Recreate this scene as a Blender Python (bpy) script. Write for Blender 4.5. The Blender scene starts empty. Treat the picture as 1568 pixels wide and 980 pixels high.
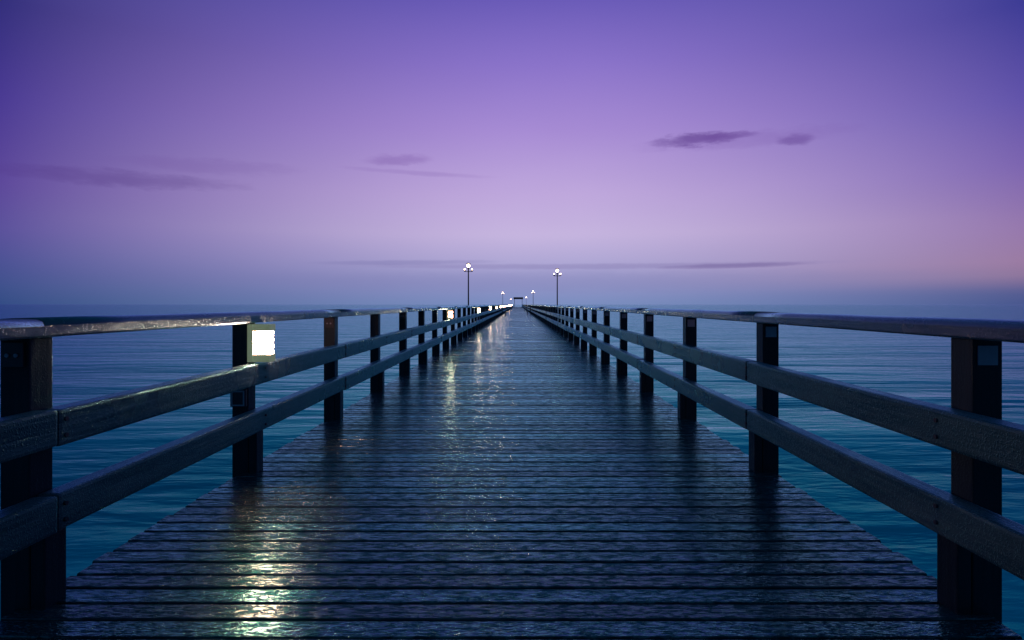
import bpy, bmesh, math, random
from mathutils import Vector, Matrix
random.seed(7)
scene = bpy.context.scene
scene.view_settings.view_transform = 'Standard'
scene.view_settings.look = 'None'
scene.view_settings.exposure = 0

def lin(c):
    out = []
    for v in c:
        v /= 255.0
        out.append(v/12.92 if v <= 0.04045 else ((v+0.055)/1.055)**2.4)
    return (out[0], out[1], out[2], 1.0)

# ------------------------------------------------------------ node helpers
class NT:
    def __init__(s, tree):
        s.t = tree; s.n = tree.nodes; s.l = tree.links
    def new(s, typ, **kw):
        n = s.n.new(typ)
        for k, v in kw.items():
            setattr(n, k, v)
        return n
    def put(s, sock, v):
        if v is None: return
        if isinstance(v, bpy.types.NodeSocket): s.l.new(v, sock)
        else: sock.default_value = v
    def m(s, op, a, b=None, c=None, clamp=False):
        n = s.n.new('ShaderNodeMath'); n.operation = op; n.use_clamp = clamp
        s.put(n.inputs[0], a); s.put(n.inputs[1], b); s.put(n.inputs[2], c)
        return n.outputs[0]
    def mix(s, f, a, b, blend='MIX'):
        n = s.n.new('ShaderNodeMix'); n.data_type = 'RGBA'; n.blend_type = blend
        s.put(n.inputs[0], f); s.put(n.inputs[6], a); s.put(n.inputs[7], b)
        return n.outputs[2]
    def ramp(s, f, stops, interp='LINEAR'):
        n = s.n.new('ShaderNodeValToRGB'); r = n.color_ramp; r.interpolation = interp
        while len(r.elements) > 1: r.elements.remove(r.elements[0])
        r.elements[0].position = stops[0][0]; r.elements[0].color = stops[0][1]
        for p, c in stops[1:]:
            e = r.elements.new(p); e.color = c
        s.put(n.inputs[0], f)
        return n.outputs[0]
    def noise(s, vec, scale, detail=3, rough=0.5, dist=0.0):
        n = s.n.new('ShaderNodeTexNoise')
        s.put(n.inputs['Vector'], vec)
        n.inputs['Scale'].default_value = scale
        n.inputs['Detail'].default_value = detail
        n.inputs['Roughness'].default_value = rough
        n.inputs['Distortion'].default_value = dist
        return n.outputs[0]
    def mapping(s, vec, scale=(1,1,1), loc=(0,0,0), rot=(0,0,0)):
        n = s.n.new('ShaderNodeMapping')
        s.put(n.inputs[0], vec)
        n.inputs['Scale'].default_value = scale
        n.inputs['Location'].default_value = loc
        n.inputs['Rotation'].default_value = rot
        return n.outputs[0]
    def mapr(s, v, a, b, c, d, smooth=False):
        n = s.n.new('ShaderNodeMapRange')
        if smooth: n.interpolation_type = 'SMOOTHSTEP'
        s.put(n.inputs[0], v)
        for i, x in enumerate((a, b, c, d)): n.inputs[i+1].default_value = x
        return n.outputs[0]
    def bump(s, h, strength, dist, normal=None):
        n = s.n.new('ShaderNodeBump')
        n.inputs['Strength'].default_value = strength
        n.inputs['Distance'].default_value = dist
        s.put(n.inputs['Height'], h)
        if normal is not None: s.put(n.inputs['Normal'], normal)
        return n.outputs[0]

# ------------------------------------------------------------ world / sky
F = 926.0; CX = 793.0; CY = 466.0
def azel(px, py):
    x = (px-CX)/F; z = (CY-py)/F
    return math.degrees(math.atan2(x, 1)), math.degrees(math.atan2(z, math.sqrt(1+x*x)))

world = bpy.data.worlds.new("World"); scene.world = world; world.use_nodes = True
w = NT(world.node_tree); w.n.clear()
tc = w.new('ShaderNodeTexCoord')
sep = w.new('ShaderNodeSeparateXYZ'); w.l.new(tc.outputs['Generated'], sep.inputs[0])
X, Y, Z = sep.outputs
el = w.m('MULTIPLY', w.m('ARCSINE', Z), 180/math.pi)
az = w.m('MULTIPLY', w.m('ARCTAN2', X, Y), 180/math.pi)
EL = 90.0
elc = w.m('DIVIDE', w.m('MAXIMUM', el, 0.0), EL)
def stops(lst): return [(e/EL, lin(c)) for e, c in lst]
top = [(38, (38, 76, 140)), (60, (20, 88, 128)), (90, (16, 82, 118))]
cen = w.ramp(elc, stops([(0, (122,142,190)), (0.8, (132,144,194)), (2.2, (150,151,200)), (4.1, (176,168,213)), (6.5, (198,181,223)), (10.2, (192,169,221)), (16, (168,141,213)), (21.6, (139,116,202)), (26.7, (106,91,184))]+top))
lef = w.ramp(elc, stops([(0, (38,70,126)), (1.2, (50,75,134)), (3.1, (66,75,144)), (5.5, (82,72,151)), (8.7, (82,60,149)), (14.6, (63,48,142)), (21, (37,38,116))]+top))
rig = w.ramp(elc, stops([(0, (64,80,136)), (0.9, (80,87,140)), (1.5, (116,102,146)), (2.1, (142,115,151)), (3.1, (154,120,158)), (5.5, (147,115,168)), (10, (116,92,171)), (14.6, (86,74,165)), (21, (44,50,142))]+top))
fl = w.m('POWER', w.mapr(az, 1, -42, 0, 1), 1.5)
fr = w.m('POWER', w.mapr(az, 5, 42, 0, 1), 1.5)
col = w.mix(fl, cen, lef)
col = w.mix(fr, col, rig)
back = w.mapr(w.m('ABSOLUTE', az), 50, 130, 0, 1, True)
col = w.mix(w.m('MULTIPLY', back, 0.85), col, lin((20, 76, 108)))
vecn = w.new('ShaderNodeCombineXYZ')
w.l.new(w.m('MULTIPLY', az, 0.03), vecn.inputs[0]); w.l.new(w.m('MULTIPLY', el, 0.09), vecn.inputs[1])
soft = w.noise(vecn.outputs[0], 1.0, 3, 0.5)
col = w.mix(w.mapr(soft, 0.40, 0.75, 0.0, 0.07, True), col, lin((120, 96, 176)))
vecc = w.new('ShaderNodeCombineXYZ')
w.l.new(w.m('MULTIPLY', az, 0.30), vecc.inputs[0]); w.l.new(w.m('MULTIPLY', el, 1.1), vecc.inputs[1])
cn = w.noise(vecc.outputs[0], 1.0, 5, 0.55)
cn2 = w.noise(w.mapping(vecc.outputs[0], (2.2, 2.2, 1), (5, 3, 0)), 1.0, 4, 0.6)
def cloud(col, px, py, rx, ry, strength, color, tilt=0.0, wob=1.0, hard=0.55):
    a0, e0 = azel(px, py)
    a1, _ = azel(px+rx, py); _, e1 = azel(px, py-ry)
    ra, re = abs(a1-a0), abs(e1-e0)
    dx = w.m('SUBTRACT', az, a0)
    dy = w.m('SUBTRACT', w.m('SUBTRACT', el, e0), w.m('MULTIPLY', dx, tilt))
    dx = w.m('DIVIDE', dx, ra)
    dy = w.m('DIVIDE', dy, re)
    dy = w.m('ADD', dy, w.m('MULTIPLY', w.m('SUBTRACT', cn2, 0.5), 1.6*wob))
    d2 = w.m('ADD', w.m('MULTIPLY', dx, dx), w.m('MULTIPLY', dy, dy))
    d2 = w.m('ADD', d2, w.m('MULTIPLY', w.m('SUBTRACT', cn, 0.5), 2.2*wob))
    msk = w.mapr(d2, 1.9, 1.9*(1-hard)-0.35, 0, strength, True)
    return w.mix(msk, col, lin(color))
col = cloud(col, 190, 274, 160, 12, 0.34, (74,42,124), 0.02, 1.0, 1.0)
col = cloud(col, 330, 255, 120, 11, 0.16, (96,56,144), 0.03, 1.0, 1.0)
col = cloud(col, 608, 245, 42, 9, 0.42, (122,86,166), 0.08, 1.2, 1.0)
col = cloud(col, 640, 265, 100, 3.5, 0.26, (128,96,174), -0.03, 0.6, 0.9)
col = cloud(col, 1060, 214, 56, 10, 0.80, (104,74,150), 0.02, 1.3, 0.9)
col = cloud(col, 1118, 209, 36, 6, 0.65, (108,78,154), 0.0, 1.3, 0.95)
col = cloud(col, 1218, 214, 26, 9, 0.62, (104,74,152), 0.0, 1.3, 1.0)
col = cloud(col, 1140, 214, 150, 12, 0.24, (118,84,166), 0.0, 1.0, 1.0)
col = cloud(col, 900, 408, 330, 4, 0.38, (128,118,172), 0.0, 0.55, 0.8)
col = cloud(col, 620, 402, 120, 3.5, 0.34, (112,108,166), 0.02, 0.5, 0.9)
col = cloud(col, 1120, 407, 100, 3.5, 0.5, (112,94,152), 0.01, 0.5, 0.8)
col = cloud(col, 860, 432, 520, 15, 0.25, (124,126,178), 0.0, 0.5, 0.9)
bg = w.new('ShaderNodeBackground'); w.l.new(col, bg.inputs[0]); bg.inputs[1].default_value = 1.0
wo = w.new('ShaderNodeOutputWorld'); w.l.new(bg.outputs[0], wo.inputs[0])

# ------------------------------------------------------------ materials
def newmat(name):
    m = bpy.data.materials.new(name); m.use_nodes = True
    t = NT(m.node_tree); t.n.clear()
    out = t.new('ShaderNodeOutputMaterial')
    return m, t, out

def wet_mix(t, out, c, nrm, gnrm, r, ior, spec, f0tint, f90tint, f0=0.05, f1=0.8, film=0.0, film_r=0.15, film_n=None):
    """dark diffuse body under a wet sheen; optional thin clear water film on top"""
    d = t.new('ShaderNodeBsdfDiffuse'); t.put(d.inputs[0], c); t.put(d.inputs['Normal'], nrm)
    fr = t.new('ShaderNodeFresnel'); fr.inputs[0].default_value = ior; t.put(fr.inputs['Normal'], gnrm)
    gl = t.new('ShaderNodeBsdfGlossy')
    t.put(gl.inputs[0], t.mix(t.mapr(fr.outputs[0], f0, f1, 0, 1), f0tint, f90tint))
    t.put(gl.inputs['Roughness'], r); t.put(gl.inputs['Normal'], gnrm)
    mx = t.new('ShaderNodeMixShader')
    t.l.new(t.m('MULTIPLY', fr.outputs[0], spec, clamp=True), mx.inputs[0])
    t.l.new(d.outputs[0], mx.inputs[1]); t.l.new(gl.outputs[0], mx.inputs[2])
    res = mx.outputs[0]
    if film:
        cl = t.new('ShaderNodeBsdfGlossy'); cl.inputs[0].default_value = (1, 1, 1, 1)
        t.put(cl.inputs['Roughness'], film_r); t.put(cl.inputs['Normal'], film_n if film_n is not None else gnrm)
        m2 = t.new('ShaderNodeMixShader'); t.put(m2.inputs[0], film)
        t.l.new(res, m2.inputs[1]); t.l.new(cl.outputs[0], m2.inputs[2]); res = m2.outputs[0]
    t.l.new(res, out.inputs[0])

def wet_wood(name, base_a, base_b, tint, rough=(0.2, 0.5), grain_axis='Y', bump=0.4, ior=1.4, spec=1.0, film=0.02):
    m, t, out = newmat(name)
    tc = t.new('ShaderNodeTexCoord'); o = tc.outputs['Object']
    sc = {'X': (1.2, 22, 22), 'Y': (22, 1.2, 22), 'Z': (22, 22, 1.2)}[grain_axis]
    g = t.noise(t.mapping(o, sc), 1.6, 6, 0.6, 0.6)
    big = t.noise(o, 1.4, 4, 0.6)
    c = t.mix(t.mapr(g, 0.3, 0.7, 0, 1), base_a, base_b)
    c = t.mix(t.mapr(big, 0.4, 0.75, 0, 0.6), c, tuple(v*0.45 for v in base_a[:3])+(1,))
    drops = t.noise(o, 120, 2, 0.6)
    r = t.mapr(big, 0.35, 0.65, rough[0], rough[1])
    h = t.m('ADD', t.m('MULTIPLY', g, 1.0), t.m('MULTIPLY', t.mapr(drops, 0.5, 0.7, 0, 1), 0.30))
    nrm = t.bump(h, bump, 0.004)
    wet_mix(t, out, c, nrm, nrm, r, ior, spec, tint, (0.42, 0.9, 1.0, 1), film=film, film_r=r)
    return m

mat_rail = wet_wood("weathered_rail_wood", (0.010, 0.038, 0.048, 1), (0.060, 0.115, 0.118, 1), (0.12, 0.78, 0.85, 1), (0.22, 0.45), 'Y', 0.9, 1.38, 0.9, 0.008)
mat_hand = wet_wood("wet_handrail_wood", (0.012, 0.038, 0.050, 1), (0.052, 0.092, 0.100, 1), (0.32, 0.82, 1.0, 1), (0.14, 0.34), 'Y', 0.6, 1.52, 1.1, 0.03)
mat_post = wet_wood("dark_post_wood", (0.006, 0.010, 0.018, 1), (0.014, 0.020, 0.028, 1), (0.3, 0.8, 0.9, 1), (0.3, 0.6), 'Z', 0.5, 1.35, 0.6, 0.005)
mat_beam = wet_wood("under_beam_wood", (0.008, 0.012, 0.016, 1), (0.016, 0.02, 0.024, 1), (0.4, 0.8, 1.0, 1), (0.5, 0.7), 'Y', 0.3, 1.3, 0.4)

PITCH = 0.128
def deck_mat():
    m, t, out = newmat("wet_deck_planks")
    tc = t.new('ShaderNodeTexCoord'); o = tc.outputs['Object']
    sp = t.new('ShaderNodeSeparateXYZ'); t.l.new(o, sp.inputs[0])
    idx = t.m('FLOOR', t.m('DIVIDE', sp.outputs[1], PITCH))
    wn = t.new('ShaderNodeTexWhiteNoise', noise_dimensions='1D'); t.l.new(idx, wn.inputs['W'])
    rnd = wn.outputs[0]
    cmb = t.new('ShaderNodeCombineXYZ'); t.l.new(sp.outputs[0], cmb.inputs[0]); t.l.new(sp.outputs[1], cmb.inputs[1]); t.l.new(t.m('MULTIPLY', rnd, 40), cmb.inputs[2])
    v = cmb.outputs[0]
    g = t.noise(t.mapping(v, (1.2, 75, 1)), 1.5, 4, 0.6, 0.2)
    c = t.mix(t.mapr(g, 0.3, 0.7, 0, 1), (0.004, 0.016, 0.024, 1), (0.015, 0.044, 0.056, 1))
    c = t.mix(t.m('MULTIPLY', rnd, 0.6), c, (0.003, 0.009, 0.015, 1))
    film = t.noise(t.mapping(o, (0.9, 1.6, 1)), 1.4, 3, 0.6)
    film2 = t.noise(t.mapping(v, (14, 52, 1)), 1.0, 3, 0.7)
    r = t.mapr(film, 0.35, 0.65, 0.12, 0.22)
    r = t.m('MULTIPLY', r, t.mapr(film2, 0.38, 0.62, 1.4, 0.6))
    drops = t.noise(t.mapping(v, (42, 100, 1)), 1.0, 2, 0.6)
    pud = t.noise(t.mapping(v, (16, 45, 1)), 1.0, 2, 0.5)
    h = t.m('ADD', t.m('MULTIPLY', t.mapr(drops, 0.50, 0.66, 0, 1, True), 0.50), t.m('MULTIPLY', t.mapr(pud, 0.48, 0.62, 0, 1, True), 0.22))
    h = t.m('ADD', h, t.m('MULTIPLY', g, 0.40))
    nrm = t.bump(h, 0.6, 0.0040)
    plank = t.mapr(rnd, 0, 1, 0.6, 1.4)
    # gloss cut towards board edges, painting occlusion-dark lines along the gaps
    f = t.m('FRACT', t.m('DIVIDE', sp.outputs[1], PITCH))
    edge = t.m('MINIMUM', t.mapr(f, 0.05, 0.16, 0.25, 1), t.mapr(f, 0.95, 0.86, 0.25, 1))
    wetf = t.m('MULTIPLY', t.m('MULTIPLY', t.mapr(film2, 0.42, 0.60, 0.5, 1.75), plank), edge)
    wet_mix(t, out, c, nrm, nrm, r, 1.5, wetf, (0.02, 0.80, 0.74, 1), (0.58, 0.96, 1.0, 1), 0.20, 0.85,
            film=t.m('MULTIPLY', t.mapr(film2, 0.44, 0.60, 0.006, 0.13), edge), film_r=0.13)
    return m
mat_deck = deck_mat()

def sea_mat():
    m, t, out = newmat("sea_water")
    tc = t.new('ShaderNodeTexCoord'); o = tc.outputs['Object']
    swell = t.noise(t.mapping(o, (0.030, 0.15, 1), (3, 1, 0), (0, 0, 0.06)), 1.0, 3, 0.5, 0.5)
    mid = t.noise(t.mapping(o, (0.30, 0.9, 1), (0, 0, 0), (0, 0, -0.1)), 1.0, 3, 0.55, 0.4)
    fine = t.noise(t.mapping(o, (1.3, 3.2, 1)), 1.0, 3, 0.55, 0.2)
    h = t.m('ADD', t.m('MULTIPLY', swell, 3.0), t.m('ADD', t.m('MULTIPLY', mid, 0.48), t.m('MULTIPLY', fine, 0.10)))
    nrm = t.bump(h, 0.55, 0.5)
    c = t.mix(t.mapr(swell, 0.38, 0.62, 0, 1), (0.002, 0.20, 0.25, 1), (0.006, 0.37, 0.40, 1))
    wet_mix(t, out, c, None, nrm, 0.25, 1.33, 1.0, (0.03, 1.0, 0.72, 1), (0.62, 1.0, 0.96, 1), 0.2, 0.9)
    return m
mat_sea = sea_mat()

def pmat(name, col, rough=0.5, metal=0.0, em=None, es=0.0):
    m, t, out = newmat(name)
    p = t.new('ShaderNodeBsdfPrincipled')
    tc = t.new('ShaderNodeTexCoord')
    n = t.noise(tc.outputs['Object'], 18, 4, 0.6)
    c = t.mix(t.mapr(n, 0.35, 0.7, 0, 0.5), tuple(col)+(1,), tuple(v*0.6 for v in col)+(1,))
    t.l.new(c, p.inputs['Base Color'])
    p.inputs['Roughness'].default_value = rough; p.inputs['Metallic'].default_value = metal
    if em:
        p.inputs['Emission Color'].default_value = tuple(em)+(1,); p.inputs['Emission Strength'].default_value = es
    t.l.new(p.outputs[0], out.inputs[0])
    return m
mat_dark = pmat("dark_metal", (0.02, 0.025, 0.035), 0.4, 0.5)
mat_label = pmat("label_plate", (0.22, 0.25, 0.32), 0.4)
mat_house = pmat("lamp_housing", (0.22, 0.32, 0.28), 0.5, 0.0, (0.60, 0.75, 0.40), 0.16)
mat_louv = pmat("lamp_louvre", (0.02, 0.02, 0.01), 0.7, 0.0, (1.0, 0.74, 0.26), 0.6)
mat_glow = pmat("lamp_glow", (0.8, 0.8, 0.7), 0.4, 0.0, (1.0, 0.42, 0.26), 110)
mat_glow_n = pmat("lamp_glow_near_boost", (0.8, 0.8, 0.7), 0.4, 0.0, (1.0, 0.42, 0.30), 300)  # extra strength added to the nearest lamp for a brighter streak on the deck
mat_bulb = pmat("street_lamp_glow", (0.8, 0.8, 0.8), 0.4, 0.0, (1.0, 0.70, 0.48), 14)

# ------------------------------------------------------------ mesh helpers
def box(bm, x0, x1, y0, y1, z0, z1, mi=0, jit=0.0, bev=0.0):
    vs = []
    for z in (z0, z1):
        for (x, y) in ((x0, y0), (x1, y0), (x1, y1), (x0, y1)):
            vs.append(bm.verts.new((x+random.uniform(-jit, jit), y+random.uniform(-jit, jit), z+random.uniform(-jit, jit))))
    fs = [(0,3,2,1),(4,5,6,7),(0,1,5,4),(1,2,6,5),(2,3,7,6),(3,0,4,7)]
    faces = [bm.faces.new([vs[i] for i in f]) for f in fs]
    for f in faces: f.material_index = mi
    if bev > 0:
        edges = list({e for f in faces for e in f.edges})
        r = bmesh.ops.bevel(bm, geom=edges, offset=bev, segments=2, affect='EDGES', profile=0.6)
        for f in r['faces']: f.material_index = mi
    return vs

def cyl(bm, x, y, z0, z1, r0, r1=None, seg=12, mi=0, axis='Z'):
    r1 = r0 if r1 is None else r1
    a = []; b = []
    for i in range(seg):
        t = 2*math.pi*i/seg; c, s = math.cos(t), math.sin(t)
        if axis == 'Z':
            a.append(bm.verts.new((x+r0*c, y+r0*s, z0))); b.append(bm.verts.new((x+r1*c, y+r1*s, z1)))
        elif axis == 'X':
            a.append(bm.verts.new((z0, x+r0*c, y+r0*s))); b.append(bm.verts.new((z1, x+r1*c, y+r1*s)))
        else:
            a.append(bm.verts.new((x+r0*c, z0, y+r0*s))); b.append(bm.verts.new((x+r1*c, z1, y+r1*s)))
    for i in range(seg):
        j = (i+1) % seg
        f = bm.faces.new((a[i], a[j], b[j], b[i])); f.material_index = mi; f.smooth = True
    for rg in (a[::-1], b):
        f = bm.faces.new(rg); f.material_index = mi

def mk(name, bm, mats, parent=None, smooth=False):
    bmesh.ops.recalc_face_normals(bm, faces=bm.faces)
    me = bpy.data.meshes.new(name); bm.to_mesh(me); bm.free()
    for m in mats: me.materials.append(m)
    ob = bpy.data.objects.new(name, me); scene.collection.objects.link(ob)
    if parent: ob.parent = parent
    return ob

def empty(name, loc=(0, 0, 0)):
    e = bpy.data.objects.new(name, None); e.location = loc; scene.collection.objects.link(e); e.empty_display_size = 0.3
    return e

YS = -4.0
YE = 262.0
SEA = -4.0
P0 = 2.34; SP = 2.0
L_IN, R_IN = 1.92, 1.76

# ------------------------------------------------------------ sea
bm = bmesh.new()
R = 40000
vs = [bm.verts.new(p) for p in ((-R, -R, 0), (R, -R, 0), (R, R, 0), (-R, R, 0))]
bm.faces.new(vs)
sea = mk("sea", bm, [mat_sea]); sea.location.z = SEA

# ------------------------------------------------------------ pier deck
pier = empty("wooden_pier")
bm = bmesh.new()
n0 = int(math.floor(YS/PITCH)); n1 = int(YE/PITCH)
for i in range(n0, n1):
    y0 = i*PITCH + 0.006 + random.uniform(-0.0015, 0.0015)
    y1 = (i+1)*PITCH - 0.006 + random.uniform(-0.0015, 0.0015)
    xl = -1.98 + random.uniform(-0.014, 0.014); xr = 1.835 + random.uniform(-0.014, 0.014)
    dz = random.uniform(-0.0025, 0.0010)
    tl = random.uniform(-0.0010, 0.0010)
    prof = [(y0, -0.045), (y0, -0.006), (y0+0.0025, -0.0015), (y0+0.006, 0.0), (y1-0.006, 0.0), (y1-0.0025, -0.0015), (y1, -0.006), (y1, -0.045)]
    nst = 5 if y0 < 25 else 2
    rings = []
    for k in range(nst):
        x = xl + (xr-xl)*k/(nst-1)
        wz = random.uniform(-0.0006, 0.0006) if nst > 2 else 0
        wy = random.uniform(-0.0010, 0.0010) if nst > 2 else 0
        ring = []
        for (yy, zz) in prof:
            ring.append(bm.verts.new((x, yy+wy, zz+dz+tl*((yy-y0)/PITCH*2-1)+wz)))
        rings.append(ring)
    for a, b in zip(rings[:-1], rings[1:]):
        for j in range(len(prof)):
            jj = (j+1) % len(prof)
            f = bm.faces.new((a[j], a[jj], b[jj], b[j]))
    bm.faces.new(rings[0][::-1]); bm.faces.new(rings[-1])
mk("deck_planks", bm, [mat_deck], pier)
bm = bmesh.new()
for x in (-1.80, -0.95, -0.05, 0.85, 1.66):
    box(bm, x-0.06, x+0.06, YS, YE, -0.27, -0.049)
y = P0+0.06
k = 0
while y < YE:
    if k % 2 == 0:
        box(bm, -2.10, 1.95, y-0.1, y+0.1, -0.52, -0.272)
        for x in (-1.75, 1.6):
            cyl(bm, x, y, SEA-3, -0.521, 0.16, 0.14, 14)
    y += SP; k += 1
mk("beams_and_piles", bm, [mat_beam], pier)

# ------------------------------------------------------------ railings
def railing(side):
    s = -1 if side == 'L' else 1
    I = L_IN if side == 'L' else R_IN
    root = empty("wooden_railing")
    def bx(bm, a, b, *r, **k):
        lo, hi = sorted((s*a, s*b)); return box(bm, lo, hi, *r, **k)
    posts = bmesh.new(); plates = bmesh.new(); bolts = bmesh.new()
    y = P0 - SP*2
    ys = []
    while y < YE-0.5:
        ys.append(y); y += SP
    if side == 'L':
        ys[2] += 0.035; ys[3] -= 0.03
    for i, y in enumerate(ys):
        near = y < 30
        bev = 0.006 if near else 0
        j = random.uniform(-0.003, 0.003)
        bx(posts, I+j, I+0.116+j, y, y+0.12, -0.5, 1.066, bev=bev)
        bx(posts, I-0.058+j, I-0.002+j, y+0.002, y+0.118, -0.3, 0.286, bev=bev)
        if near:
            if side == 'R':
                bx(plates, I+0.018, I+0.094, y-0.005, y-0.001, 0.965, 1.04, mi=0)
            elif i % 2 == 0:
                bx(plates, I+0.015, I+0.1, y-0.012, y-0.001, 0.955, 1.05, mi=1)
                cyl(plates, s*(I+0.04), 1.0, y-0.018, y-0.0125, 0.008, seg=8, mi=0, axis='Y')
                cyl(plates, s*(I+0.075), 1.0, y-0.018, y-0.0125, 0.008, seg=8, mi=0, axis='Y')
            for z in (0.37, 0.71):
                xi = I-0.102
                a, b = sorted((s*(xi-0.004), s*(xi+0.01)))
                cyl(bolts, y+0.06, z+0.03, a, b, 0.009, seg=8, axis='X')
                cyl(bolts, y+0.06, z-0.035, a, b, 0.009, seg=8, axis='X')
    mk("posts", posts, [mat_post], root)
    mk("label_plates", plates, [mat_label, mat_dark], root)
    mk("bolts", bolts, [mat_dark], root)
    for nm, z0, z1 in (("middle_rail", 0.632, 0.780), ("lower_rail", 0.292, 0.440)):
        b = bmesh.new()
        y = P0 + 0.06 + (0 if side == 'L' else SP) - 2*SP*1
        while y < YE-1:
            ye = y+2*SP
            dx = random.uniform(-0.005, 0.005); dz = random.uniform(-0.006, 0.006)
            bx(b, I-0.100+dx, I-0.003+min(dx, 0), y+0.003, ye-0.003, z0+dz, z1+dz, jit=0.0015, bev=0.014 if y < 40 else 0)
            y = ye
        mk(nm, b, [mat_rail], root)
    b = bmesh.new()
    y = P0 + 0.06 + (0 if side == 'L' else SP) - 2*SP
    while y < YE-1:
        ye = y+2*SP
        dx = random.uniform(-0.004, 0.004); dz = random.uniform(-0.004, 0.004)
        a0, a1 = I-0.042+dx, I+0.158+dx
        z0, z1 = 1.068, 1.146+dz
        prof = [(a0+0.006, z0), (a0, z0+0.008), (a0, z1-0.030), (a0+0.008, z1-0.012), (a0+0.026, z1-0.003), (a0+0.07, z1),
                (a1-0.07, z1), (a1-0.026, z1-0.003), (a1-0.008, z1-0.012), (a1, z1-0.030), (a1, z0+0.008), (a1-0.006, z0)]
        rings = []
        nst = 9 if y < 40 else 2
        for k in range(nst):
            yy = y+0.003+(ye-y-0.006)*k/(nst-1)
            jx = random.uniform(-0.001, 0.001); jz = random.uniform(-0.0015, 0.0015)
            rings.append([b.verts.new((s*(px+jx), yy, pz+(jz if pz > z0+0.02 else 0))) for px, pz in prof])
        for r0, r1 in zip(rings[:-1], rings[1:]):
            for j in range(len(prof)):
                jj = (j+1) % len(prof)
                f = b.faces.new((r0[j], r0[jj], r1[jj], r1[j])); f.smooth = 2 <= j <= 8
        b.faces.new(rings[0][::-1]); b.faces.new(rings[-1])
        y = ye
    mk("handrail", b, [mat_hand], root)
railing('L'); railing('R')

# ------------------------------------------------------------ rail lights (louvred boxes on left posts)
def post_light(y, glow):
    root = empty("rail_light", (-L_IN, y, 0.79))
    bm = bmesh.new()
    W, H, D = 0.160, 0.268, 0.115
    box(bm, 0.003, 0.044, -0.03, D-0.03, 0.0, H, bev=0.004)
    box(bm, 0.044, W, -0.028, D-0.032, 0.218, H, bev=0.004)
    box(bm, 0.044, W, -0.028, D-0.032, 0.0, 0.055, bev=0.004)
    mk("housing", bm, [mat_house], root)
    bm = bmesh.new()
    box(bm, 0.047, W-0.012, -0.020, D-0.040, 0.057, 0.216)
    mk("diffuser", bm, [glow], root)
    bm = bmesh.new()
    for k in range(3):
        z = 0.085 + k*0.040
        box(bm, 0.045, W-0.008, -0.0225, D-0.0375, z, z+0.013)
    mk("louvres", bm, [mat_louv], root)
for k in range(0, 18):
    y = P0 + SP + 12*k - (0.03 if k == 0 else 0)
    if y < 200: post_light(y, mat_glow_n if k == 0 else mat_glow)

root = empty("socket_box", (-2.035, P0+SP-0.034, 0.475))
bm = bmesh.new()
box(bm, 0, 0.11, -0.03, -0.002, 0.0, 0.12, bev=0.004)
mk("body", bm, [mat_dark], root)
bm = bmesh.new()
for a in ((0.008, 0.102, 0.006, 0.016), (0.008, 0.102, 0.104, 0.114), (0.008, 0.018, 0.0165, 0.1035), (0.092, 0.102, 0.0165, 0.1035)):
    box(bm, a[0], a[1], -0.034, -0.031, a[2], a[3])
mk("frame", bm, [mat_label], root)

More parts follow.
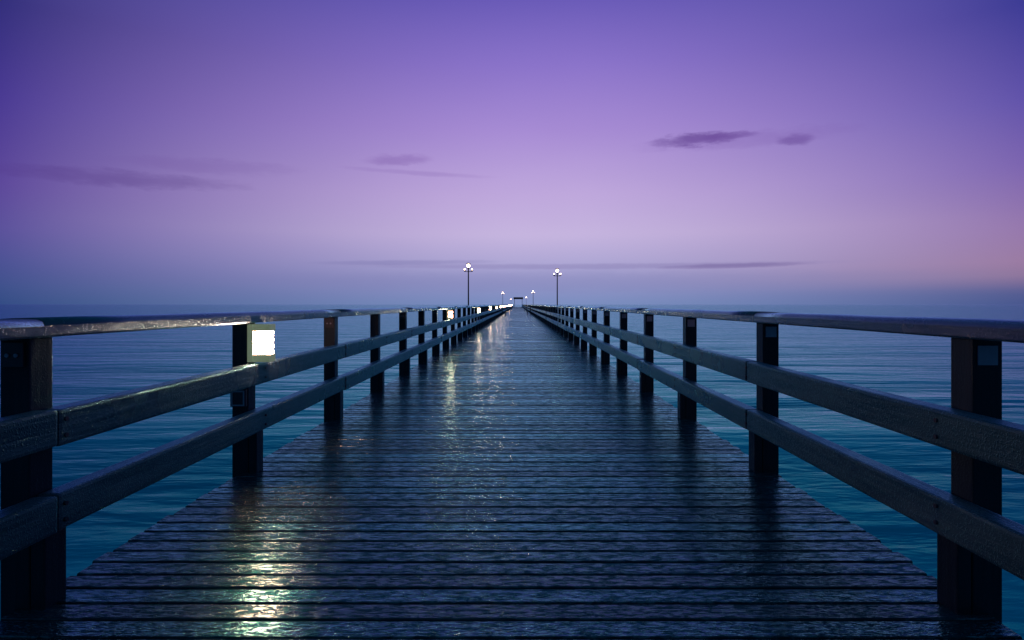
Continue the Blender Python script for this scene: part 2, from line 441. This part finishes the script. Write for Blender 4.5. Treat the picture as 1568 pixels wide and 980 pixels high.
# ------------------------------------------------------------ street lamps
def street_lamp(x, y, h=2.85):
    root = empty("street_lamp", (x, y, 0))
    bm = bmesh.new()
    cyl(bm, 0, 0, -0.6, 0.25, 0.065, 0.06)
    cyl(bm, 0, 0, 0.25, h-0.1, 0.034, 0.026)
    cyl(bm, 0, 0, h-0.1, h-0.06, 0.05, 0.05)
    cyl(bm, 0, h-0.22, -0.16, 0.16, 0.014, axis='X', seg=8)
    cyl(bm, 0, 0, h+0.12, h+0.16, 0.12, 0.04)
    for a in (-0.16, 0.16):
        cyl(bm, a, 0, h-0.22, h-0.15, 0.03, 0.045)
    mk("pole_and_arms", bm, [mat_dark], root)
    bm = bmesh.new()
    bmesh.ops.create_uvsphere(bm, u_segments=14, v_segments=8, radius=0.07, matrix=Matrix.Translation((0, 0, h+0.04)))
    for a in (-0.16, 0.16):
        bmesh.ops.create_uvsphere(bm, u_segments=10, v_segments=6, radius=0.032, matrix=Matrix.Translation((a, 0, h-0.12)))
    mk("globes", bm, [mat_bulb], root)
for x, y in ((-2.16, 26.4), (1.98, 30.4), (-2.16, 86.4), (1.98, 78.4), (-2.16, 190.4), (1.98, 142.4)):
    street_lamp(x, y)

# ------------------------------------------------------------ pier head: gate sign + benches
root = empty("pier_sign", (0.2, 255, 0))
bm = bmesh.new()
for x in (-1.6, 1.6):
    box(bm, x-0.09, x+0.09, -0.09, 0.09, -0.05, 3.35, bev=0.01)
box(bm, -2.0, 2.0, -0.15, 0.15, 3.36, 4.1, bev=0.03)
box(bm, -2.1, 2.1, -0.22, 0.22, 4.11, 4.2, bev=0.02)
mk("frame_and_board", bm, [mat_dark], root)

def bench(x, y, s):
    root = empty("bench", (x, y, 0))
    bm = bmesh.new()
    for yy in (0, 1.3):
        box(bm, -0.22, -0.16, yy, yy+0.07, 0.0, 0.43); box(bm, 0.16, 0.22, yy, yy+0.07, 0.0, 0.43)
        box(bm, 0.17*s-0.03, 0.17*s+0.03, yy+0.005, yy+0.065, 0.431, 0.95)
    for k in range(4):
        box(bm, -0.23+k*0.11, -0.14+k*0.11, -0.1, 1.47, 0.44, 0.47)
    for k in range(3):
        a = 0.17*s - s*0.035
        box(bm, min(a, a-s*0.03), max(a, a-s*0.03), -0.1, 1.47, 0.58+k*0.14, 0.68+k*0.14)
    mk("frame_and_slats", bm, [mat_beam], root)
for y in (62, 92, 120): bench(-1.45, y, -1)
for y in (70, 104): bench(1.3, y, 1)

# ------------------------------------------------------------ camera
cam = bpy.data.cameras.new("camera"); co = bpy.data.objects.new("camera", cam); scene.collection.objects.link(co)
co.location = (0, 0, 1.2); co.rotation_euler = (math.radians(90), 0, 0)
cam.sensor_width = 36; cam.lens = F/1568*36
cam.shift_x = -9/1568; cam.shift_y = -24/1568
cam.clip_start = 0.05; cam.clip_end = 100000
scene.camera = co
